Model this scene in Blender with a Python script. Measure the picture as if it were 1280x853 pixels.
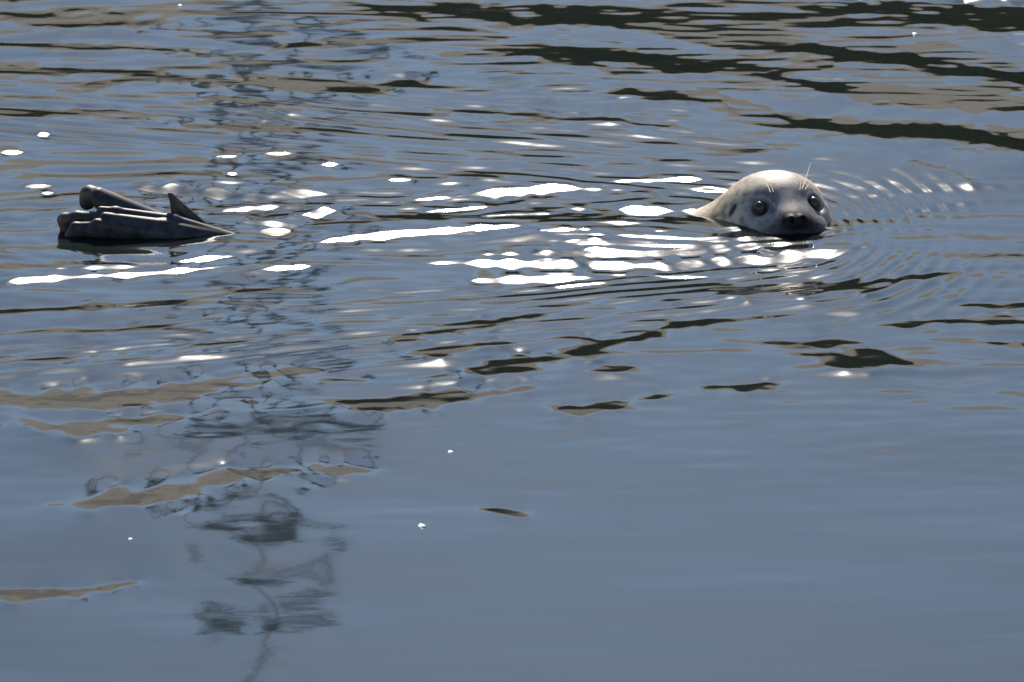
import bpy, bmesh, math
import numpy as np
from mathutils import Vector, Matrix

# ------------------------------------------------------------------ clear
for o in list(bpy.data.objects):
    bpy.data.objects.remove(o, do_unlink=True)
scene = bpy.context.scene
COL = scene.collection
R = math.radians

# ------------------------------------------------------------------ camera
DEPR = R(18.0)            # camera looks down on the water by 18 degrees
DIST = 16.2               # metres to the point of water in mid frame
FOCAL, SENSOR = 300.0, 36.0
cam_d = bpy.data.cameras.new('camera')
cam_d.lens = FOCAL; cam_d.sensor_width = SENSOR; cam_d.sensor_fit = 'HORIZONTAL'
cam_d.clip_start = 0.1; cam_d.clip_end = 3000
cam = bpy.data.objects.new('camera', cam_d); COL.objects.link(cam)
CAM = np.array([0.0, -DIST*math.cos(DEPR), DIST*math.sin(DEPR)])
cam.location = CAM
cam.rotation_euler = (math.pi/2 - DEPR, 0, 0)
cam_d.dof.use_dof = True
cam_d.dof.focus_distance = 16.75
cam_d.dof.aperture_fstop = 13.0
scene.camera = cam

# ------------------------------------------------------------------ light
SUN_EL, SUN_AZ = R(33.0), R(0.5)      # straight behind the seal
world = bpy.data.worlds.new('World'); scene.world = world
world.use_nodes = True
nt = world.node_tree
for n in list(nt.nodes): nt.nodes.remove(n)
sky = nt.nodes.new('ShaderNodeTexSky'); sky.sky_type = 'NISHITA'
sky.sun_disc = False
sky.sun_elevation = SUN_EL
sky.sun_rotation = SUN_AZ
sky.air_density = 1.0; sky.dust_density = 0.1; sky.ozone_density = 1.7
bg = nt.nodes.new('ShaderNodeBackground'); bg.inputs['Strength'].default_value = 0.085
wo = nt.nodes.new('ShaderNodeOutputWorld')
nt.links.new(sky.outputs[0], bg.inputs[0]); nt.links.new(bg.outputs[0], wo.inputs[0])

sd = bpy.data.lights.new('sun', 'SUN'); sd.energy = 3.8; sd.angle = R(0.55); sd.color = (1.0, 0.91, 0.78)
sun = bpy.data.objects.new('sun', sd); COL.objects.link(sun)
sdir = Vector((math.sin(SUN_AZ)*math.cos(SUN_EL), math.cos(SUN_AZ)*math.cos(SUN_EL), math.sin(SUN_EL)))
sun.rotation_euler = sdir.to_track_quat('Z', 'Y').to_euler()
sun.location = (0, 20, 20)

scene.view_settings.view_transform = 'Standard'
scene.view_settings.look = 'None'
scene.view_settings.gamma = 1.0
scene.view_settings.use_curve_mapping = False
scene.view_settings.exposure = 1.3

# ------------------------------------------------------------------ helpers
PPR = FOCAL/SENSOR*1280.0         # photo pixels per unit of tangent
_fw = np.array([0, math.cos(DEPR), -math.sin(DEPR)])
_up = np.array([0, math.sin(DEPR), math.cos(DEPR)])
def water_point(px, py, z=0.0):
    """where the photo shows (px,py) on the level z: world x, y"""
    px = np.asarray(px, float); py = np.asarray(py, float)
    dx = (px-640.0)/PPR; dv = (426.5-py)/PPR
    dy = _fw[1] + dv*_up[1]; dz = _fw[2] + dv*_up[2]
    t = (z-CAM[2])/dz
    return CAM[0]+t*dx, CAM[1]+t*dy
def photo_of(x, y):
    ry = y-CAM[1]; rz = -CAM[2]
    d = ry*_fw[1]+rz*_fw[2]; v = ry*_up[1]+rz*_up[2]
    return 640+PPR*x/d, 426.5-PPR*v/d

def new_mat(name):
    m = bpy.data.materials.new(name); m.use_nodes = True
    t = m.node_tree
    for n in list(t.nodes): t.nodes.remove(n)
    return m, t, t.nodes, t.links
def mesh_obj(name, verts, faces, mat, parent=None, smooth=True):
    me = bpy.data.meshes.new(name)
    me.from_pydata([tuple(map(float, v)) for v in verts], [], [tuple(map(int, f)) for f in faces])
    me.update()
    if smooth: me.polygons.foreach_set('use_smooth', np.ones(len(me.polygons), bool))
    if mat: me.materials.append(mat)
    o = bpy.data.objects.new(name, me); COL.objects.link(o)
    if parent: o.parent = parent
    return o
def big_mesh(name, V, F, mat):
    """quads from arrays, fast"""
    me = bpy.data.meshes.new(name)
    me.vertices.add(len(V)); me.vertices.foreach_set('co', V.astype(np.float32).ravel())
    me.loops.add(F.size); me.loops.foreach_set('vertex_index', F.astype(np.int32).ravel())
    me.polygons.add(len(F))
    me.polygons.foreach_set('loop_start', np.arange(0, F.size, F.shape[1], dtype=np.int32))
    me.update(calc_edges=True)
    me.polygons.foreach_set('use_smooth', np.ones(len(F), bool))
    me.materials.append(mat); me.validate()
    o = bpy.data.objects.new(name, me); COL.objects.link(o)
    return o
def sstep(a, b, x):
    t = np.clip((x-a)/(b-a), 0, 1); return t*t*(3-2*t)

# ------------------------------------------------------------------ water surface
# one sheet: a fine patch where the seal swims, growing cells out to the horizon
fx = np.arange(-1.22, 1.2201, 0.0036)
fy = np.arange(-2.25, 2.7501, 0.0048)
def grow(start, end, step, f=1.12):
    out = []; s = step; p = start
    while abs(p) < end:
        s *= f; p = p+s*np.sign(start); out.append(p)
    return np.array(out)
gx = np.concatenate([grow(-1.2236, 900, .0036)[::-1], fx, grow(1.2236, 900, .0036)])
gy = np.concatenate([grow(-2.2548, 900, .0048)[::-1], fy, grow(2.7548, 900, .0048)])
ix0 = np.searchsorted(gx, fx[0]-1e-6); iy0 = np.searchsorted(gy, fy[0]-1e-6)
NX, NY = len(fx), len(fy)
X, Y = np.meshgrid(fx, fy, indexing='ij')
PX, PY = photo_of(X, Y)
rng = np.random.default_rng(11)

def noise(lx, ly, seed, ang=0.0):
    """smooth random relief with feature lengths lx, ly in metres; unit rms of its y-slope"""
    r = np.random.default_rng(seed)
    n = np.fft.rfft2(r.standard_normal((NX, NY)))
    kx = np.fft.fftfreq(NX, .0036)[:, None]*2*np.pi; ky = np.fft.rfftfreq(NY, .0048)[None, :]*2*np.pi
    c, s = math.cos(ang), math.sin(ang)
    a, b = kx*c+ky*s, -kx*s+ky*c
    q = (a*lx)**2+(b*ly)**2
    n = n*np.exp(-q/4)*np.minimum(1, q/1.5)
    h = np.fft.irfft2(n, s=(NX, NY))
    g = np.gradient(h, .0048, axis=1)
    return h/np.sqrt((g*g).mean())
def blob(cx, cy, rx, ry, p=1.0):
    return np.exp(-(((PX-cx)/rx)**2+((PY-cy)/ry)**2)**p)

def grads(h): return np.gradient(h, .0036, axis=0), np.gradient(h, .0048, axis=1)
warp = noise(.5, .35, 5)*.35       # bends the crests a little
jit = noise(.12, .9, 77); jit /= jit.std()
jit2 = noise(.035, .06, 78); jit2 /= jit2.std()
jit3 = noise(.016, .04, 79); jit3 /= jit3.std()

# ---- 1. relief that is simply added up: rings, wake, random wavelets
H0 = np.zeros_like(X)
hx0, hy0 = water_point(985, 288)
r = np.hypot(X-hx0, (Y-hy0)); th_ = np.arctan2(Y-hy0, X-hx0)
tab = np.arange(0, 4, .002)
tx0, ty0 = water_point(150, 291)
r2 = np.hypot((X-tx0)*.75, Y-ty0)
H0 += .03*sstep(.05, .12, r2)*np.exp(-((r2-.08)/.30)**2)*np.sin(2*np.pi*r2/.042+warp)*.042/(2*np.pi)
# rings that spread from the head and trail back as the two arms of the wake
KY = .62
al = R(11)
dx_, dy_ = X-hx0, np.abs(Y-hy0)*KY
tt = -dx_*math.cos(al)+dy_*math.sin(al)
w = np.where(tt > 0, dx_*math.sin(al)+dy_*math.cos(al), np.hypot(dx_, dy_))
lamw = lambda q_: .020+.050*np.clip(q_, 0, .7)
PHI = np.interp(w, tab, 2*np.pi*np.cumsum(1/lamw(tab))*.002)
ahead = sstep(-.05, .15, dx_)
near_ = (Y < hy0)
ampw = sstep(.06, .12, w)*(ahead*np.exp(-(w/.43)**6)*.074+(1-ahead)*np.exp(-(np.maximum(w-.10, 0)/np.where(near_, .26, .33))**2)*np.where(near_, .082, .095))
ampw *= .65+.35*np.tanh(1.2*noise(.5, .12, 31)/.04)
H0 += ampw*np.sin(PHI+.9*warp)*lamw(w)/(2*np.pi)/KY
# a second, finer train
H0 += .35*ampw*np.sin(1.9*PHI+1.4*warp+1)*lamw(w)/(1.9*2*np.pi)/KY
near = sstep(340, 540, PY)
wakem = blob(560, 275, 540, 80, 1.5)
rough = blob(660, 18, 260, 24)+blob(780, 75, 200, 20)
calm = 1-.75*ahead*np.exp(-(w/.45)**4)
H0 += noise(.16, .036, 1, .10)*(.015*(1-near)+.004)*calm
H0 += noise(.070, .020, 2)*(.003+.011*(1-near)+.014*wakem)*calm
farm = sstep(420, 620, PX)*(1-sstep(110, 170, PY))
H0 += noise(.050, .013, 12)*.028*farm
H0 += noise(.030, .014, 3)*(.001+.006*(1-near)+.05*(blob(350, 265, 130, 32)+.7*blob(760, 262, 260, 34)+.5*blob(570, 255, 80, 25)))
H0 += noise(.035, .015, 7)*.050*rough
H0 += noise(.045, .020, 9)*.014*sstep(350, 390, PY)*(1-sstep(470, 680, PY))
H0 += noise(.30, .16, 4)*.008
H0 += noise(.042, .060, 8)*.0085*blob(310, 670, 150, 240)      # here the mast's image breaks into loops
H0 += .006*np.exp(-((Y-hy0-.01)/.09)**2)*sstep(-.5, -.2, X)*(1-sstep(.25, .45, X))
GXS, GYS = grads(H0)

# ---- 2. faces of single crests, measured in the photo: the surface is tilted there by a given slope
def face(pts, slope, thick, end=.08, wob=.35, gx=0.0, soft=.35, keep=.25, rag=.5, jw=.30, wt=1.0, ep=.8):
    pts = np.array(pts, float)
    wx, wy = water_point(pts[:, 0], pts[:, 1])
    xs = fx
    f = np.interp(xs, wx, wy)
    ksm = max(3, int(.05/.0036)); ker = np.hanning(ksm*2+1); ker /= ker.sum()
    f = np.convolve(np.pad(f, ksm, mode='edge'), ker, 'valid')
    m0 = (wy[1]-wy[0])/(wx[1]-wx[0]); m1 = (wy[-1]-wy[-2])/(wx[-1]-wx[-2])
    f = np.where(xs < wx[0], wy[0]+m0*(xs-wx[0]), f); f = np.where(xs > wx[-1], wy[-1]+m1*(xs-wx[-1]), f)
    e = min(end, (wx[-1]-wx[0])*.45)
    env = sstep(wx[0], wx[0]+e, xs)*(1-sstep(wx[-1]-e, wx[-1], xs))
    half = thick/2/PPR*DIST/math.sin(DEPR)
    hj = min(half, 12/PPR*DIST/math.sin(DEPR))
    i0 = np.searchsorted(xs, wx[0]); i1 = np.searchsorted(xs, wx[-1])
    sl = slice(i0, i1)
    d = np.abs(Y[sl]-f[sl, None]+hj*wob*jit[sl])
    hw = half*(env[sl][:, None]**ep)+hj*jw*jit[sl]*env[sl][:, None]+hj*rag*(.50*jit2[sl]+.60*jit3[sl])*env[sl][:, None]**.3-half*.35*(1-env[sl][:, None])
    mk = 1-sstep(-soft*half, soft*half, d-hw)
    if np.ndim(slope): slope = slope[sl]; gx = gx[sl]
    GYS[sl] = GYS[sl]*(1-mk*(1-keep))+slope*mk
    GXS[sl] = GXS[sl]*(1-mk*(1-keep))+gx*mk
    WT[sl] = np.maximum(WT[sl], mk*wt)

# slope of the facets that mirror the sun, at each place
vx, vy, vz = CAM[0]-X, CAM[1]-Y, CAM[2]+0*X
vl = np.sqrt(vx*vx+vy*vy+vz*vz)
nx_, ny_, nz_ = vx/vl+sdir.x, vy/vl+sdir.y, vz/vl+sdir.z
SUNX, SUNY = -nx_/nz_, -ny_/nz_
WT = np.zeros_like(X)
# crests whose far faces show the bank
for pts, th, sl_ in [
    ([(500,464),(620,453),(740,438),(850,416),(1000,393)], 15, .10), ([(-150,502),(150,489),(300,480),(480,467)], 20, .066),
    ([(330,507),(450,500),(560,492),(725,479)], 13, .076), ([(-150,541),(120,531),(250,521),(420,503)], 11, .066),
    ([(40,626),(200,613),(330,601),(420,590),(525,573)], 22, .078), ([(430,427),(600,401),(810,374)], 10, .08),
    ([(780,384),(900,372),(1020,358),(1130,345),(1215,335)], 12, .10), ([(440,445),(560,432),(700,417)], 8, .07),
    ([(950,432),(1110,424)], 11, .07), ([(985,442),(1100,452),(1160,464)], 20, .07), ([(850,494),(1010,481)], 10, .072),
    ([(1170,379),(1420,391)], 7, .07), ([(1120,399),(1420,412)], 9, .07), ([(1180,428),(1420,443)], 9, .07), ([(1080,408),(1200,398)], 6, .07),
    ([(650,519),(740,508),(860,497)], 8, .074), ([(720,467),(835,459)], 7, .07),
    ([(-150,748),(100,736),(180,725),(250,710)], 8, .075), ([(590,632),(680,648)], 5, .07),
    ([(-150,425),(150,412),(330,390),(480,372)], 6, .06), ([(-150,455),(140,446),(300,430),(420,412)], 6, .06), ([(-150,398),(200,378),(420,352)], 6, .06),
    # far water, right: broad taupe, then darker cores, then sky lanes
    ([(620,-10),(900,5),(1080,70),(1420,150)], 150, .036), ([(400,5),(600,40),(900,110),(1420,190)], 110, .030),
    ([(975,2),(1130,12),(1420,26)], 36, .10), ([(930,52),(1100,70),(1200,88),(1420,122)], 20, .13), ([(935,94),(1000,102),(1100,111)], 14, .11),
    ([(930,143),(1060,150),(1150,166),(1420,200)], 24, .135), ([(880,183),(1060,187),(1160,210),(1265,245)], 12, .055),
    ([(420,4),(600,16),(880,20)], 34, .10), ([(600,65),(760,76),(960,84)], 30, .11), ([(690,120),(860,128),(960,150)], 14, .075),
    ([(520,140),(700,150),(900,172)], 12, .055), ([(345,52),(405,56)], 9, .11), ([(450,104),(560,110)], 11, .10),
    ([(-150,16),(150,22),(280,28)], 15, .05), ([(-150,48),(160,58),(330,72)], 6, .05), ([(-150,84),(140,88),(330,102)], 7, .05), ([(40,112),(200,96),(330,105)], 10, .05),
    ([(200,120),(330,130),(480,142)], 9, .05), ([(300,98),(420,100),(520,130)], 20, .05), ([(100,160),(300,158),(520,172)], 7, .05), ([(-150,130),(120,140),(260,150)], 8, .05)]:
    if pts[0][1] > 330: face(pts, -sl_*1.2, th*1.25, end=.25, wob=.5, rag=.65, soft=.45, wt=.45, keep=.7)
    else: face(pts, -sl_, th, end=.25, wob=.45, rag=.9, keep=.6, soft=.5, wt=.7)
# lanes of open sky between them
for pts, th, sl_ in [
    ([(470,84),(560,95),(660,112)], 16, .02), ([(520,20),(640,38),(780,48),(920,62)], 16, .02), ([(820,108),(950,126),(1100,140),(1420,172)], 20, .02),
    ([(640,126),(840,150),(1000,182),(1420,226)], 20, .015), ([(1120,52),(1420,62)], 8, .02)]:
    face(pts, sl_, th, end=.25, wob=.4, rag=.9, keep=.4, wt=.7)
# near faces that mirror the sun
for pts, th in [
    ([(-140,362),(100,346),(200,340),(315,328)], 5.5), ([(50,338),(200,333)], 4), ([(215,328),(300,318)], 4),
    ([(315,337),(392,331)], 5), ([(158,236),(230,239),(358,250)], 10), ([(305,300),(370,305),(440,297),(560,290),(715,282)], 4.5),
    ([(550,248),(640,240),(700,237),(795,241)], 9), ([(515,250),(570,247)], 4), ([(690,262),(800,264),(895,266)], 9), ([(735,283),(828,283)], 5),
    ([(535,319),(700,318),(830,316),(930,308),(1015,297)], 8), ([(510,327),(700,328),(830,331),(900,325),(1000,317),(1122,302)], 11),
    ([(680,296),(900,301),(1000,296),(1098,281)], 4), ([(710,307),(900,308),(1000,303),(1085,291)], 4), ([(570,349),(750,342)], 7), ([(685,354),(768,348)], 3),
    ([(790,338),(850,342),(905,340)], 3), ([(755,229),(880,226),(935,232)], 4), ([(340,240),(425,244)], 7), ([(375,270),(425,262)], 7),
    ([(275,262),(355,258)], 5), ([(295,276),(405,284)], 5), ([(515,266),(625,258)], 4), ([(595,272),(705,268)], 4)]:
    face(pts, SUNY, th*1.15, end=.30, wob=.10, gx=SUNX, keep=.15, rag=.40, jw=.15, ep=.4)
for k_, yy in enumerate((290, 302, 311, 322, 337)):
    o_ = (k_*37) % 50
    face([(600+o_, yy+2), (700, yy+2), (830, yy+3), (930, yy-3), (1010+o_, yy-13)], SUNY, 2.6, end=.3, wob=.3, gx=SUNX, keep=.3, rag=.9, jw=.5, ep=.4, wt=.8)
for cx, cy, L_ in [(15,191,30),(283,197,34),(348,193,38),(48,233,36),(60,241,18),(413,207,20),(500,226,34),(55,169,16),(290,219,14)]:
    face([(cx-L_*.72, cy), (cx+L_*.72, cy)], SUNY, 3.0, end=.05, wob=.0, gx=SUNX, keep=.05, rag=.1)

# ---- 3. the one surface whose slopes come closest to all of these
taper = sstep(fx[0], fx[0]+.15, X)*(1-sstep(fx[-1]-.15, fx[-1], X))*sstep(fy[0], fy[0]+.15, Y)*(1-sstep(fy[-1]-.2, fy[-1], Y))
kx = np.fft.fftfreq(NX, .0036)[:, None]*2*np.pi; ky = np.fft.rfftfreq(NY, .0048)[None, :]*2*np.pi
WX = .30                        # how much the cross slope counts
den = WX*kx**2+ky**2+5.0**2; den[0, 0] = 1
flt = np.exp(-(kx*.0022)**2/2-(ky*.0022)**2/2)/den; flt[0, 0] = 0
TX, TY = GXS.copy(), GYS.copy()
for it in range(7):             # the marked faces count more than the water between them
    H = np.fft.irfft2(-1j*(WX*kx*np.fft.rfft2(TX)+ky*np.fft.rfft2(TY))*flt, s=(NX, NY))
    gxn, gyn = grads(H)
    TX += .8*WT*(GXS-gxn); TY += .8*WT*(GYS-gyn)
H -= .9*H[np.unravel_index(np.argmin(r), r.shape)]*np.exp(-(r/.30)**2)      # level water where the head rests
H -= .9*H[np.unravel_index(np.argmin(r2), r2.shape)]*np.exp(-(r2/.25)**2)
H *= taper

GXX, GYY = np.meshgrid(gx, gy, indexing='ij')
Z = np.zeros_like(GXX)
# long low swell outside the fine patch
rr = np.hypot(GXX, GYY)
for k in range(14):
    a = rng.uniform(-.6, .6)+math.pi/2; L = rng.uniform(.9, 3.5)
    Z += .0012*L*np.sin(2*np.pi*(GXX*math.cos(a)+GYY*math.sin(a))/L+rng.uniform(0, 6.28))*sstep(2.9, 5, rr)*(1-sstep(20, 40, rr))
Z[ix0:ix0+NX, iy0:iy0+NY] += H
ids = np.arange(Z.size).reshape(Z.shape)
F = np.stack([ids[:-1, :-1], ids[1:, :-1], ids[1:, 1:], ids[:-1, 1:]], -1).reshape(-1, 4)
V = np.stack([GXX, GYY, Z], -1).reshape(-1, 3)

m, t, N, L = new_mat('harbour_water')
out = N.new('ShaderNodeOutputMaterial')
fr = N.new('ShaderNodeFresnel'); fr.inputs['IOR'].default_value = 1.333
gl = N.new('ShaderNodeBsdfGlossy'); gl.inputs['Roughness'].default_value = .06; gl.inputs['Color'].default_value = (1, 1, 1, 1)
tr = N.new('ShaderNodeBsdfTransparent'); tr.inputs['Color'].default_value = (.34, .38, .33, 1)
df = N.new('ShaderNodeBsdfDiffuse'); df.inputs['Color'].default_value = (.006, .012, .012, 1)
mm = N.new('ShaderNodeMixShader'); mm.inputs[0].default_value = .55
mx = N.new('ShaderNodeMixShader')
tc = N.new('ShaderNodeTexCoord'); mp = N.new('ShaderNodeMapping'); mp.inputs['Scale'].default_value = (38, 75, 1)
nz = N.new('ShaderNodeTexNoise'); nz.inputs['Scale'].default_value = 1.0; nz.inputs['Detail'].default_value = 2.0
bp = N.new('ShaderNodeBump'); bp.inputs['Strength'].default_value = .15; bp.inputs['Distance'].default_value = .0006
L.new(tc.outputs['Object'], mp.inputs[0]); L.new(mp.outputs[0], nz.inputs[0]); L.new(nz.outputs[0], bp.inputs['Height'])
L.new(bp.outputs[0], gl.inputs['Normal']); L.new(bp.outputs[0], fr.inputs['Normal'])
L.new(tr.outputs[0], mm.inputs[1]); L.new(df.outputs[0], mm.inputs[2])
L.new(fr.outputs[0], mx.inputs[0]); L.new(mm.outputs[0], mx.inputs[1]); L.new(gl.outputs[0], mx.inputs[2])
L.new(mx.outputs[0], out.inputs[0])
MAT_WATER = m
water = big_mesh('water', V, F, MAT_WATER)
water['kind'] = 'structure'

def water_z(x, y):
    i = int(round((x-fx[0])/.0036)); j = int(round((y-fy[0])/.0048))
    return float(H[min(max(i, 0), NX-1), min(max(j, 0), NY-1)])

# ------------------------------------------------------------------ sea bed and far bank
def simple_mat(name, c1, c2, scale, rough=.9, bump=.0, detail=6):
    m, t, N, L = new_mat(name)
    o = N.new('ShaderNodeOutputMaterial'); b = N.new('ShaderNodeBsdfPrincipled')
    tc = N.new('ShaderNodeTexCoord'); n = N.new('ShaderNodeTexNoise'); n.inputs['Scale'].default_value = scale; n.inputs['Detail'].default_value = detail
    cr = N.new('ShaderNodeValToRGB'); cr.color_ramp.elements[0].position = .35; cr.color_ramp.elements[1].position = .68
    cr.color_ramp.elements[0].color = (*c1, 1); cr.color_ramp.elements[1].color = (*c2, 1)
    L.new(tc.outputs['Object'], n.inputs[0]); L.new(n.outputs[0], cr.inputs[0]); L.new(cr.outputs[0], b.inputs['Base Color'])
    b.inputs['Roughness'].default_value = rough; b.inputs['Specular IOR Level'].default_value = .1
    if bump:
        bp = N.new('ShaderNodeBump'); bp.inputs['Strength'].default_value = bump; bp.inputs['Distance'].default_value = .05
        L.new(n.outputs[0], bp.inputs['Height']); L.new(bp.outputs[0], b.inputs['Normal'])
    L.new(b.outputs[0], o.inputs[0])
    return m
MAT_BED = simple_mat('dark_silt', (.012, .014, .009), (.03, .032, .02), 3)
bed = mesh_obj('sea_bed', [(-900,-900,-2.2),(900,-900,-2.2),(900,900,-2.2),(-900,900,-2.2)], [(0,1,2,3)], MAT_BED)
bed['kind'] = 'structure'

# shingle bank on the other side of the harbour: weed below the tide line, bare shingle above
bx = np.concatenate([np.arange(-60, -12, 1.5), np.arange(-12, 12, .25), np.arange(12, 61, 1.5)])
by = np.concatenate([np.arange(5, 36, .25), np.array([38, 41, 46, 60, 90, 140, 300])])
BX, BY = np.meshgrid(bx, by, indexing='ij')
def bank_h(x, y):
    foot = 7.0+.6*np.sin(x*.35)+.4*np.sin(x*.9+1)
    top = 5.7+3.9*sstep(-.6, 2.2, x)+.18*np.sin(x*1.3)+.1*np.sin(x*2.9+2)
    z = (y-foot)*.37
    z = z+.10*np.sin(x*1.9+y*1.1)*np.sin(y*1.7-x*.6)
    return np.where(z < top, z, top+.05*(z-top)*.3)
BZ = bank_h(BX, BY)
bi = np.arange(BX.size).reshape(BX.shape)
BF = np.stack([bi[:-1, :-1], bi[1:, :-1], bi[1:, 1:], bi[:-1, 1:]], -1).reshape(-1, 4)
m, t, N, L = new_mat('shingle_and_weed')
o = N.new('ShaderNodeOutputMaterial'); b = N.new('ShaderNodeBsdfDiffuse'); b.inputs['Roughness'].default_value = .5
tc = N.new('ShaderNodeTexCoord'); n1 = N.new('ShaderNodeTexNoise'); n1.inputs['Scale'].default_value = 1.1; n1.inputs['Detail'].default_value = 8
n2 = N.new('ShaderNodeTexNoise'); n2.inputs['Scale'].default_value = .55; n2.inputs['Detail'].default_value = 4
L.new(tc.outputs['Object'], n1.inputs[0]); L.new(tc.outputs['Object'], n2.inputs[0])
sx = N.new('ShaderNodeSeparateXYZ'); L.new(tc.outputs['Object'], sx.inputs[0])
cr = N.new('ShaderNodeValToRGB'); cr.color_ramp.elements[0].position = .35; cr.color_ramp.elements[1].position = .68
cr.color_ramp.elements[0].color = (.15, .115, .085, 1); cr.color_ramp.elements[1].color = (.40, .315, .235, 1)
L.new(n1.outputs[0], cr.inputs[0])
cw = N.new('ShaderNodeValToRGB'); cw.color_ramp.elements[0].position = .4; cw.color_ramp.elements[1].position = .75
cw.color_ramp.elements[0].color = (.012, .014, .005, 1); cw.color_ramp.elements[1].color = (.05, .045, .012, 1)
L.new(n1.outputs[0], cw.inputs[0])
# weed reaches higher on the right of the bank
mr = N.new('ShaderNodeMapRange'); mr.inputs['From Min'].default_value = -.7; mr.inputs['From Max'].default_value = .7
mr.inputs['To Min'].default_value = 1.7; mr.inputs['To Max'].default_value = 3.9
L.new(sx.outputs['X'], mr.inputs['Value'])
ad = N.new('ShaderNodeMath'); ad.operation = 'MULTIPLY_ADD'; ad.inputs[1].default_value = 2.2; L.new(n2.outputs[0], ad.inputs[0]); L.new(sx.outputs['Z'], ad.inputs[2])
sb = N.new('ShaderNodeMath'); sb.operation = 'SUBTRACT'; L.new(ad.outputs[0], sb.inputs[0]); L.new(mr.outputs[0], sb.inputs[1])
m2 = N.new('ShaderNodeMapRange'); m2.inputs['From Min'].default_value = .9; m2.inputs['From Max'].default_value = 1.2; L.new(sb.outputs[0], m2.inputs['Value'])
L.new(cw.outputs[0], b.inputs['Color'])
bs = N.new('ShaderNodeBsdfPrincipled'); bs.inputs['Roughness'].default_value = .85; bs.inputs['Specular IOR Level'].default_value = .13
L.new(cr.outputs[0], bs.inputs['Base Color'])
ms = N.new('ShaderNodeMixShader'); L.new(m2.outputs[0], ms.inputs[0]); L.new(b.outputs[0], ms.inputs[1]); L.new(bs.outputs[0], ms.inputs[2])
L.new(ms.outputs[0], o.inputs[0])
bank = big_mesh('bank', np.stack([BX, BY, BZ], -1).reshape(-1, 3), BF, m)
bank['kind'] = 'structure'

# ------------------------------------------------------------------ mast whose image lies on the near water
def lathe(profile, seg=16, c=(0, 0, 0)):
    v = []; f = []
    for (rad, z) in profile:
        for k in range(seg):
            a = 2*math.pi*k/seg; v.append((c[0]+rad*math.cos(a), c[1]+rad*math.sin(a), c[2]+z))
    for i in range(len(profile)-1):
        for k in range(seg):
            k2 = (k+1) % seg; f.append((i*seg+k, i*seg+k2, (i+1)*seg+k2, (i+1)*seg+k))
    f.append(tuple(range(seg))[::-1]); f.append(tuple(range((len(profile)-1)*seg, len(profile)*seg)))
    return v, f
def box(c, s):
    x, y, z = c; a, b_, d = s[0]/2, s[1]/2, s[2]/2
    v = [(x+i*a, y+j*b_, z+k*d) for k in (-1, 1) for j in (-1, 1) for i in (-1, 1)]
    f = [(0,2,3,1),(4,5,7,6),(0,1,5,4),(2,6,7,3),(0,4,6,2),(1,3,7,5)]
    return v, f
MAT_STEEL = simple_mat('weathered_steel', (.07, .085, .09), (.12, .14, .145), 6, .6)
MAT_STEEL2 = simple_mat('pale_steel', (.30, .32, .34), (.38, .40, .42), 6, .6)
def merge(parts):
    v = []; f = []
    for pv, pf in parts:
        k = len(v); v += list(pv); f += [tuple(i+k for i in q) for q in pf]
    return v, f
MX, MY = -1.02, 18.0
mast = bpy.data.objects.new('signal_mast', None); COL.objects.link(mast)
mast.location = (MX, MY, float(bank_h(np.array(MX), np.array(MY)))-.05)
mast['label'] = 'tall grey steel signal mast with crossarms standing on the shingle bank'; mast['category'] = 'mast'
bz = mast.location.z
v, f = lathe([(.13, 0), (.12, .4), (.045, .5), (.024, .9), (.022, 12)], 14); mesh_obj('pole', v, f, MAT_STEEL, mast)
for zz, wid, hh in [(5.85-bz, .44, .07), (6.45-bz, .24, .06), (8.3-bz, .4, .05)]:
    v, f = box((0, -.08, zz), (wid, .12, hh)); mesh_obj('crossarm', v, f, MAT_STEEL, mast, False)
v, f = lathe([(.10, 0), (.16, .05), (.16, .35), (.05, .45)], 14, (.0, -.10, 5.95-bz)); mesh_obj('lantern', v, f, MAT_STEEL, mast)
for sx_ in (-.16, .18):
    v, f = box((sx_, -.1, 6.66-bz), (.13, .13, .26)); mesh_obj('signal_box', v, f, MAT_STEEL, mast, False)

# ------------------------------------------------------------------ the seal: one implicit surface, meshed and refined
def ellip(P, c, rr_):
    q = (P-np.array(c))/np.array(rr_); k0 = np.linalg.norm(q, axis=-1); k1 = np.linalg.norm(q/np.array(rr_), axis=-1)
    return k0*(k0-1)/np.maximum(k1, 1e-9)
def cone(P, a, b_, ra, rb, sq=None):
    a = np.array(a, float); b_ = np.array(b_, float)
    if sq is not None:
        s = np.array(sq, float); P = P/s; a = a/s; b_ = b_/s
    ab = b_-a; tt = np.clip(((P-a)@ab)/(ab@ab), 0, 1)
    d = np.linalg.norm(P-a-tt[..., None]*ab, axis=-1)-(ra+(rb-ra)*tt)
    return d if sq is None else d*min(s)
def smin(a, b_, k):
    h = np.clip(.5+.5*(b_-a)/k, 0, 1); return b_*(1-h)+a*h-k*h*(1-h)
def smax(a, b_, k): return -smin(-a, -b_, k)

PSI, PITCH, ROLL = R(15.5), R(9.5), R(0)
mxw, myw = water_point(991, 290)
HC = np.array([mxw-.135*math.sin(PSI)+.007, myw+.135*math.cos(PSI), -.004])   # head centre
fwd = np.array([math.sin(PSI)*math.cos(PITCH), -math.cos(PSI)*math.cos(PITCH), math.sin(PITCH)])
lef = np.cross([0, 0, 1], fwd); lef /= np.linalg.norm(lef)         # the seal's left: picture right
upv = np.cross(fwd, lef)
cR, sR = math.cos(ROLL), math.sin(ROLL)
lef, upv = lef*cR+upv*sR, upv*cR-lef*sR
HM = np.stack([fwd, lef, upv])          # rows: head axes
def to_head(P): return (P-HC)@HM.T
def from_head(p): return np.array(p)@HM+HC

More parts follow.
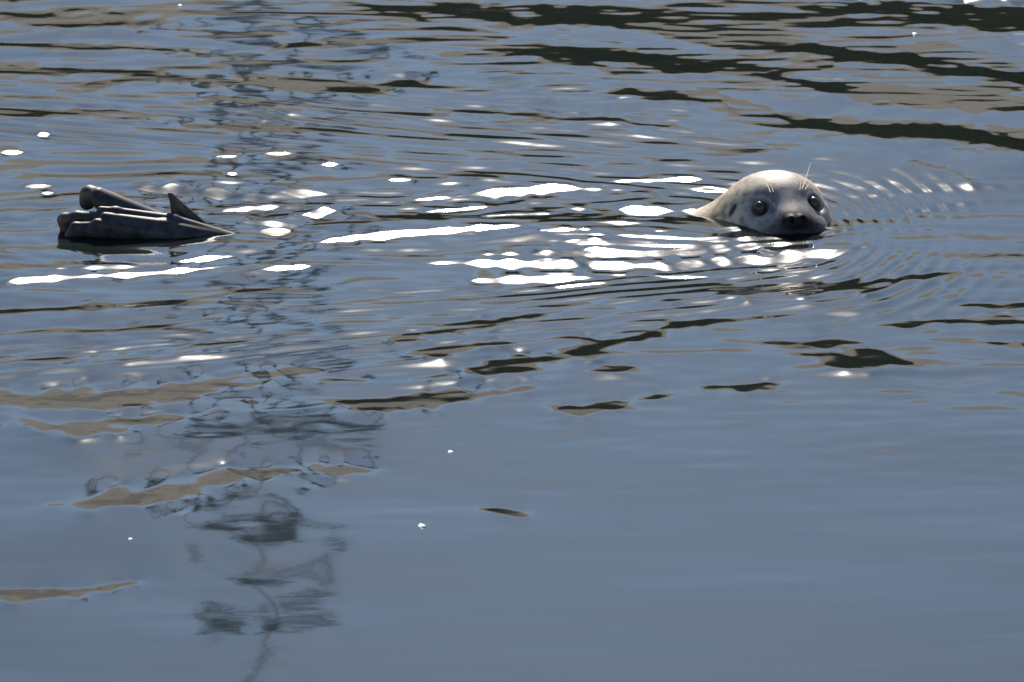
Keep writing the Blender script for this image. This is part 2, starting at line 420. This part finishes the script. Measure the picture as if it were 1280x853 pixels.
EYE = (.071, .054, .026)
def head_sdf(q):
    a = np.abs(q[..., 1]); qa = np.stack([q[..., 0], a, q[..., 2]], -1)     # left/right alike
    d = ellip(q, (-.004, 0, .007), (.105, .101, .080))
    d = smin(d, ellip(q, (-.045, 0, -.032), (.10, .100, .080)), .03)
    d = smin(d, ellip(qa, (.040, .050, -.022), (.068, .052, .050)), .025)    # cheeks
    d = smin(d, ellip(q, (.092, 0, -.003), (.052, .048, .033)), .032)        # muzzle bridge
    d = smin(d, ellip(qa, (.110, .031, -.021), (.037, .039, .028)), .014)    # whisker pads
    d = smin(d, ellip(q, (.100, 0, -.046), (.036, .036, .020)), .014)        # chin
    d = smin(d, ellip(qa, (.137, .0105, .002), (.015, .0135, .0135)), .007)     # nose pad
    d = smax(d, -ellip(qa, (EYE[0]+.010, EYE[1]+.006, EYE[2]), (.018, .018, .014)), .012)        # socket
    d = smax(d, -cone(qa, (.170, .0080, -.002), (.144, .0120, .008), .0036, .0050), .003)   # nostril
    d = smax(d, -cone(qa, (.164, .000, .004), (.150, 0.0, -.030), .0022, .0018), .004) # groove
    d = smax(d, -cone(qa, (.154, .002, -.030), (.09, .062, -.034), .0030, .003), .006)   # mouth line
    d = smax(d, -ellip(qa, (.034, .094, .020), (.0055, .018, .0125)), .004)  # ear hole
    return d
zw = 1/math.cos(DEPR)/633.0
FX0, FY0 = water_point(170, 291)
def fl(px, py, dy=0.0):        # point in the upright plane through the flippers
    return (float((px-640)/633.0), float(FY0+dy), float((291-py)*zw+dy*math.tan(DEPR)*-1.0))
def flip_sdf(P):
    p = 1/633.0
    S = (1, 1.0, 1)
    d = None
    def add(a, b_, ra, rb, k=.006):
        nonlocal d
        e = cone(P, a, b_, ra*p, rb*p)
        d = e if d is None else smin(d, e, k)
    # far flipper raised out of the water
    add(fl(232,284,.03), fl(122,246,.05), 6, 12, .016)
    add(fl(222,287,.02), fl(126,254,.036), 7, 9, .012)
    add(fl(140,250,.06), fl(110,243,.068), 8, 10.5, .012); add(fl(110,243,.068), fl(107,253,.065), 10.5, 9.5, .012)
    # near flipper, digits side by side
    add(fl(305,299,.0), fl(215,277,.002), 4, 9, .010); add(fl(215,277,.002), fl(145,266,.0), 9, 7, .010); add(fl(145,266,.0), fl(126,263,.0), 7, 5, .008)
    add(fl(295,300,-.006), fl(205,284,-.016), 5, 9.5, .007); add(fl(205,284,-.016), fl(132,273,-.018), 9.5, 7.5, .006)
    add(fl(270,301,-.010), fl(190,291,-.029), 7, 9.5, .007); add(fl(190,291,-.029), fl(122,281,-.031), 9.5, 7.5, .006)
    add(fl(180,297,-.02), fl(112,289,-.026), 9, 7, .010)
    # curled tips
    add(fl(132,272,.0), fl(96,273,.01), 7, 9, .006); add(fl(96,273,.01), fl(80,275,.015), 9, 8.5, .006); add(fl(80,275,.015), fl(80,286,.01), 8.5, 6, .006)
    add(fl(125,284,-.03), fl(95,285,-.02), 7, 7, .005); add(fl(95,285,-.02), fl(86,294,-.02), 7, 5, .005)
    add(fl(130,287,-.028), fl(92,291,-.02), 8, 6, .008)
    # upright digit of the far flipper
    tip = fl(212,243,.04)
    e = cone(P, tip, fl(219,270,.04), 1.6*p, 5.5*p); e = smin(e, cone(P, tip, fl(236,274,.035), 1.6*p, 8*p), .006)
    e = smin(e, cone(P, tip, fl(260,286,.03), 1.4*p, 4.5*p), .008); e = smin(e, cone(P, fl(222,276,.035), fl(285,297,.02), 6*p, 4*p), .01)
    d = smin(d, e, .010)
    return d
BODY = [(HC+np.array([-.02, .015, -.03]), .070), (HC+np.array([-.070, .035, -.108]), .092), (HC+np.array([-.20, .075, -.195]), .125),
        (np.array([HC[0]-.42, FY0+.10, -.19]), .150), (np.array([HC[0]-.70, FY0+.07, -.185]), .150), (np.array([-.30, FY0+.04, -.13]), .100),
        (np.array([-.47, FY0+.02, -.065]), .055), (np.array([-.55, FY0+.015, -.040]), .024)]
def seal_sdf(P):
    d = head_sdf(to_head(P))
    e = None
    for (a, ra), (b_, rb) in zip(BODY[:-1], BODY[1:]):
        c = cone(P, a, b_, ra, rb); e = c if e is None else smin(e, c, .05)
    e = smin(e, cone(P, HC+np.array([-.03, .015, -.035]), HC+np.array([-.20, .0, -.108]), .078, .096), .03)
    d = smin(d, e, .045)
    d = smin(d, flip_sdf(P), .012)
    # fore flippers held against the sides, under water
    for s in (-1, 1):
        d = smin(d, cone(P, (HC[0]-.36, FY0+.10+s*.13, -.24), (HC[0]-.52, FY0+.10+s*.17, -.30), .035, .018), .02)
    return d
# grid
lo = np.array([-.95, FY0-.16, -.40]); hi = np.array([HC[0]+.19, FY0+.36, .17]); hstep = .0075
def surface_nets(lo, hi, hs):
    ax = [np.arange(lo[i], hi[i]+hs, hs) for i in range(3)]
    shp = tuple(len(a) for a in ax)
    val = np.empty(shp, np.float32)
    for i in range(shp[0]):
        A, B = np.meshgrid(ax[1], ax[2], indexing='ij')
        P = np.stack([np.full_like(A, ax[0][i]), A, B], -1)
        val[i] = seal_sdf(P)
    ins = val < 0
    c = ins[:-1, :-1, :-1].astype(np.int8)
    for (i, j, k) in [(0,0,1),(0,1,0),(0,1,1),(1,0,0),(1,0,1),(1,1,0),(1,1,1)]:
        c = c+ins[i:shp[0]-1+i, j:shp[1]-1+j, k:shp[2]-1+k]
    act = (c > 0) & (c < 8)
    idx = -np.ones(act.shape, np.int64); idx[act] = np.arange(act.sum())
    cells = np.argwhere(act)
    V = np.array(lo)+(cells+.5)*hs
    Fs = []
    for a in range(3):
        b_, c_ = (a+1) % 3, (a+2) % 3
        s0 = [slice(None)]*3; s1 = [slice(None)]*3
        s0[a] = slice(0, -1); s1[a] = slice(1, None)
        e = ins[tuple(s0)] != ins[tuple(s1)]
        pts = np.argwhere(e)
        ok = (pts[:, b_] > 0) & (pts[:, c_] > 0) & (pts[:, b_] < shp[b_]-1) & (pts[:, c_] < shp[c_]-1)
        pts = pts[ok]
        flip = ins[tuple(s0)][tuple(pts.T)]
        def cell(db, dc):
            q = pts.copy(); q[:, b_] -= db; q[:, c_] -= dc
            return idx[tuple(q.T)]
        q = np.stack([cell(1, 1), cell(0, 1), cell(0, 0), cell(1, 0)], -1)
        q[~flip] = q[~flip][:, ::-1]
        Fs.append(q)
    return V, np.concatenate(Fs)
def project(V, it=4):
    e = 4e-4
    for _ in range(it):
        d = seal_sdf(V)
        g = np.stack([(seal_sdf(V+np.eye(3)[i]*e)-seal_sdf(V-np.eye(3)[i]*e))/(2*e) for i in range(3)], -1)
        n2 = np.maximum((g*g).sum(-1), .25)
        st = -(d/n2)[:, None]*g
        ln = np.linalg.norm(st, axis=1, keepdims=True); st *= np.minimum(1, .004/np.maximum(ln, 1e-9))
        V = V+st
    return V
sv, sf = surface_nets(lo, hi, hstep)
sv = project(sv, 2)
bm = bmesh.new()
bvs = [bm.verts.new(p) for p in sv]
for q in sf:
    try: bm.faces.new([bvs[i] for i in q])
    except ValueError: pass
# relax, then refine what stands out of the water
bm.verts.ensure_lookup_table()
for _ in range(2): bmesh.ops.smooth_vert(bm, verts=bm.verts[:], factor=.5, use_axis_x=True, use_axis_y=True, use_axis_z=True)
def detail_zone(c):
    return (c.z > -.03) and (c.x < -.50 or c.x > HC[0]-.17)
def face_zone(c):
    q = HM@(np.array(c)-HC); return q[0] > -.03 and c.z > -.03
for zone in (detail_zone, detail_zone, face_zone):
    ed = [e for e in bm.edges if zone((e.verts[0].co+e.verts[1].co)/2)]
    bmesh.ops.subdivide_edges(bm, edges=ed, cuts=1, use_grid_fill=True)
bmesh.ops.triangulate(bm, faces=[f for f in bm.faces if len(f.verts) > 4])
bm.verts.ensure_lookup_table()
P = np.array([v.co[:] for v in bm.verts]); P = project(P, 3)
for v, p in zip(bm.verts, P): v.co = p
me = bpy.data.meshes.new('seal'); bm.to_mesh(me); bm.free()
me.polygons.foreach_set('use_smooth', np.ones(len(me.polygons), bool))

# coat colours, with some sun and shade of the head worked in
q = to_head(P); qa = q.copy(); qa[:, 1] = np.abs(qa[:, 1])
def g3(c, rr_, src=None):
    s = qa if src is None else src
    return np.exp(-((((s-np.array(c))/np.array(rr_))**2).sum(1)))
def mixc(c, col, m_): return c*(1-m_[:, None])+np.array(col)*m_[:, None]
col = np.tile(np.array([.40, .315, .215]), (len(P), 1))  # cream coat, warmed in colour to stand for sun from the left
col = mixc(col, (.145, .137, .14), np.clip(sstep(.02, .09, q[:, 0]), 0, 1)*.85)            # greyer face, its shade also put into the colour
col = mixc(col, (.235, .205, .175), np.clip(1.4*g3((.02, 0, .085), (.07, .07, .032), q), 0, 1)*.85)  # crown toned down in colour to offset the strong sun on top
col = mixc(col, (.085, .08, .085), np.clip(1.7*g3((.080, .050, .032), (.030, .027, .026)), 0, 1)*.93)  # dark round the eyes
col = mixc(col, (.075, .07, .075), np.clip(1.5*g3((.072, .036, .054), (.022, .016, .012)), 0, 1)*.85)  # brow marks
rho = np.hypot(qa[:, 1]-EYE[1], qa[:, 2]-EYE[2])
col = mixc(col, (.22, .205, .20), np.exp(-((rho-.0225)/.0026)**2)*(q[:, 0] > .04)*.65)                # eyelid rim
col = mixc(col, (.21, .185, .165), g3((.115, 0, .03), (.03, .012, .03), q)*.7)                # pale bridge
col = mixc(col, (.24, .21, .18), g3((.09, .06, -.002), (.025, .018, .014))*.8)
col = mixc(col, (.035, .032, .034), np.clip(2.0*g3((.130, .0, -.025), (.042, .062, .030)), 0, 1))  # dark muzzle
col = mixc(col, (.012, .011, .012), np.clip(2.6*g3((.146, .010, .004), (.018, .020, .016)), 0, 1))  # nose
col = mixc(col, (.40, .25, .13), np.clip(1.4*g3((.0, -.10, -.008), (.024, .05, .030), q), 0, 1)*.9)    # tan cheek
col = mixc(col, (.03, .028, .028), np.clip(2*g3((.034, .094, .020), (.0065, .022, .013)), 0, 1))    # ear hole
flz = 1-sstep(-.52, -.45, P[:, 0])
col = mixc(col, (.026, .025, .029), flz)
px_ = 640+P[:, 0]*633; pz_ = 291-P[:, 2]/zw
tipm = flz*np.clip(sstep(118, 100, px_)*sstep(268, 256, pz_)+sstep(90, 76, px_), 0, 1)
finm = flz*np.exp(-(((px_-228)/22)**2+((pz_-260)/16)**2))*sstep(FY0+.015, FY0+.03, P[:, 1])
col = mixc(col, (.10, .065, .042), np.clip(tipm*.8+finm*.6, 0, 1))
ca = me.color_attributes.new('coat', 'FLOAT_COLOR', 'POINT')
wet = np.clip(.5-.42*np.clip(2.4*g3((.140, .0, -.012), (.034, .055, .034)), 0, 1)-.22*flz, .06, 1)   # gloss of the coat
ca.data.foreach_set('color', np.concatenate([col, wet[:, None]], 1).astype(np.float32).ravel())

m, t, N, L = new_mat('wet_seal_coat')
o = N.new('ShaderNodeOutputMaterial'); b = N.new('ShaderNodeBsdfPrincipled')
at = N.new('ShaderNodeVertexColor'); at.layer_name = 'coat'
tc = N.new('ShaderNodeTexCoord')
ns = N.new('ShaderNodeTexNoise'); ns.inputs['Scale'].default_value = 55; ns.inputs['Detail'].default_value = 5
L.new(tc.outputs['Object'], ns.inputs[0])
cr = N.new('ShaderNodeValToRGB'); cr.color_ramp.elements[0].position = .34; cr.color_ramp.elements[1].position = .58
cr.color_ramp.elements[0].color = (.50, .485, .48, 1); cr.color_ramp.elements[1].color = (1.08, 1.08, 1.08, 1)
L.new(ns.outputs[0], cr.inputs[0])
mu = N.new('ShaderNodeMix'); mu.data_type = 'RGBA'; mu.blend_type = 'MULTIPLY'; mu.inputs['Factor'].default_value = 1
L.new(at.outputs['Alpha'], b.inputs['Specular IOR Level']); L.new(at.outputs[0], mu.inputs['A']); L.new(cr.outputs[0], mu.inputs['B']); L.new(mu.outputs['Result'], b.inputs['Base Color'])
b.inputs['Roughness'].default_value = .55; b.inputs['IOR'].default_value = 1.33
nf = N.new('ShaderNodeTexNoise'); nf.inputs['Scale'].default_value = 300; nf.inputs['Detail'].default_value = 3
L.new(tc.outputs['Object'], nf.inputs[0])
bp = N.new('ShaderNodeBump'); bp.inputs['Strength'].default_value = .6; bp.inputs['Distance'].default_value = .0016
sp = N.new('ShaderNodeSeparateXYZ'); L.new(tc.outputs['Object'], sp.inputs[0])
mf = N.new('ShaderNodeMapRange'); mf.inputs['From Min'].default_value = -.5; mf.inputs['From Max'].default_value = -.4; mf.inputs['To Min'].default_value = .12; mf.inputs['To Max'].default_value = .28
L.new(sp.outputs['X'], mf.inputs['Value']); L.new(mf.outputs[0], bp.inputs['Strength'])
mg = N.new('ShaderNodeMapRange'); mg.inputs['From Min'].default_value = -.5; mg.inputs['From Max'].default_value = -.4; mg.inputs['To Min'].default_value = .50; mg.inputs['To Max'].default_value = .55
L.new(sp.outputs['X'], mg.inputs['Value']); L.new(mg.outputs[0], b.inputs['Roughness'])
L.new(nf.outputs[0], bp.inputs['Height']); L.new(bp.outputs[0], b.inputs['Normal']); L.new(b.outputs[0], o.inputs[0])
me.materials.append(m)
seal = bpy.data.objects.new('seal', me); COL.objects.link(seal)
seal['label'] = 'pale young seal swimming with its head and dark hind flippers above the water'; seal['category'] = 'seal'

# eyes
m, t, N, L = new_mat('dark_wet_eye')
o = N.new('ShaderNodeOutputMaterial'); b = N.new('ShaderNodeBsdfPrincipled')
b.inputs['Base Color'].default_value = (.030, .027, .025, 1); b.inputs['Roughness'].default_value = .24; b.inputs['IOR'].default_value = 1.37; b.inputs['Specular IOR Level'].default_value = .3
L.new(b.outputs[0], o.inputs[0]); MAT_EYE = m
def uvsphere(c, rr_, nu=24, nv=14):
    v = []; f = []
    for i in range(nv+1):
        th = math.pi*i/nv
        for k in range(nu):
            a = 2*math.pi*k/nu; v.append((c[0]+rr_*math.sin(th)*math.cos(a), c[1]+rr_*math.sin(th)*math.sin(a), c[2]+rr_*math.cos(th)))
    for i in range(nv):
        for k in range(nu):
            k2 = (k+1) % nu; f.append((i*nu+k, (i+1)*nu+k, (i+1)*nu+k2, i*nu+k2))
    return v, f
for s in (-1, 1):
    c = from_head((EYE[0]+.0025, s*(EYE[1]+.0015), EYE[2]))
    v, f = uvsphere(c, .0143); mesh_obj('eye', v, f, MAT_EYE, seal)

# whiskers
m, t, N, L = new_mat('whisker_hair')
o = N.new('ShaderNodeOutputMaterial'); b = N.new('ShaderNodeBsdfPrincipled'); b.inputs['Base Color'].default_value = (.88, .82, .70, 1); b.inputs['Roughness'].default_value = .35
tl = N.new('ShaderNodeBsdfTranslucent'); tl.inputs['Color'].default_value = (.88, .82, .70, 1)
mh = N.new('ShaderNodeMixShader'); mh.inputs[0].default_value = .6; L.new(b.outputs[0], mh.inputs[1]); L.new(tl.outputs[0], mh.inputs[2])
L.new(mh.outputs[0], o.inputs[0]); MAT_HAIR = m
def hair(p0, p1, p2, r0):
    p0, p1, p2 = map(np.array, (p0, p1, p2)); n = 7; v = []; f = []
    for i in range(n):
        u = i/(n-1); c = (1-u)**2*p0+2*u*(1-u)*p1+u*u*p2; rad = r0*(1-.75*u)
        for k in range(5):
            a = 2*math.pi*k/5; v.append(c+rad*np.array([math.cos(a), .3*math.sin(a), math.sin(a)]))
    for i in range(n-1):
        for k in range(5):
            k2 = (k+1) % 5; f.append((i*5+k, i*5+k2, (i+1)*5+k2, (i+1)*5+k))
    f.append((4,3,2,1,0)); f.append(tuple(range((n-1)*5, n*5)))
    return v, f
HAIRS = [((.086, -.036, .058), (.100, -.044, .075), (.104, -.058, .092), .0010), ((.086, -.030, .058), (.098, -.036, .072), (.10, -.042, .08), .0008),
         ((.086, .030, .060), (.102, .034, .082), (.110, .042, .112), .0012), ((.086, .036, .058), (.098, .042, .07), (.104, .046, .08), .0008), ((.088, .024, .058), (.10, .024, .07), (.104, .022, .08), .0007)]
rw = np.random.default_rng(3)
for s in (-1, 1):
    for k in range(6):
        a = rw.uniform(-.02, .012); HAIRS.append(((.130+rw.uniform(-.015, .01), s*(.045+rw.uniform(-.004, .003)), -.018+a*.6), (.14, s*.08, -.022+a), (.125, s*(.105+rw.uniform(0, .02)), -.045+a), .0006))
for h_ in HAIRS:
    v, f = hair(from_head(h_[0]), from_head(h_[1]), from_head(h_[2]), h_[3]); mesh_obj('whisker', v, f, MAT_HAIR, seal)

# ------------------------------------------------------------------ flecks of foam drifting on the water
m, t, N, L = new_mat('foam_fleck')
o = N.new('ShaderNodeOutputMaterial'); b = N.new('ShaderNodeBsdfPrincipled'); b.inputs['Base Color'].default_value = (.8, .77, .72, 1); b.inputs['Roughness'].default_value = .5
L.new(b.outputs[0], o.inputs[0])
FLECKS = [(563, 567, 3.2, 'tiny pale foam fleck on calm water below the long dark ripple band'), (527, 659, 4.2, 'largest pale foam fleck, drifting on smooth grey-blue water'),
          (163, 676, 2.4, 'tiny foam fleck beside the broken mast reflection'), (1143, 39, 3.4, 'small white fleck on brown reflections far behind the head'),
          (225, 7, 3.0, 'small white fleck on blue water far behind the flippers')]
for px, py, sz, lab in FLECKS:
    x, y = (float(a) for a in water_point(px, py)); z = water_z(x, y)
    rad = sz/633.0
    v = []; f = []
    rr2 = np.random.default_rng(int(px)); nu, nv = 12, 8
    vv, f = uvsphere((0, 0, 0), 1.0, nu, nv)
    vv = np.array(vv)*(1+.18*np.sin(vv@np.array([[2.1],[3.3],[1.7]]) if isinstance(vv, np.ndarray) else np.array(vv)@np.array([[2.1],[3.3],[1.7]])))
    vv = vv*np.array([rad, rad*1.3, rad*.38])
    o = mesh_obj('foam_fleck', vv, f, m); o.location = (x, y, z+rad*.12)
    o['label'] = lab; o['category'] = 'foam'; o['group'] = 'foam flecks drifting on the water'
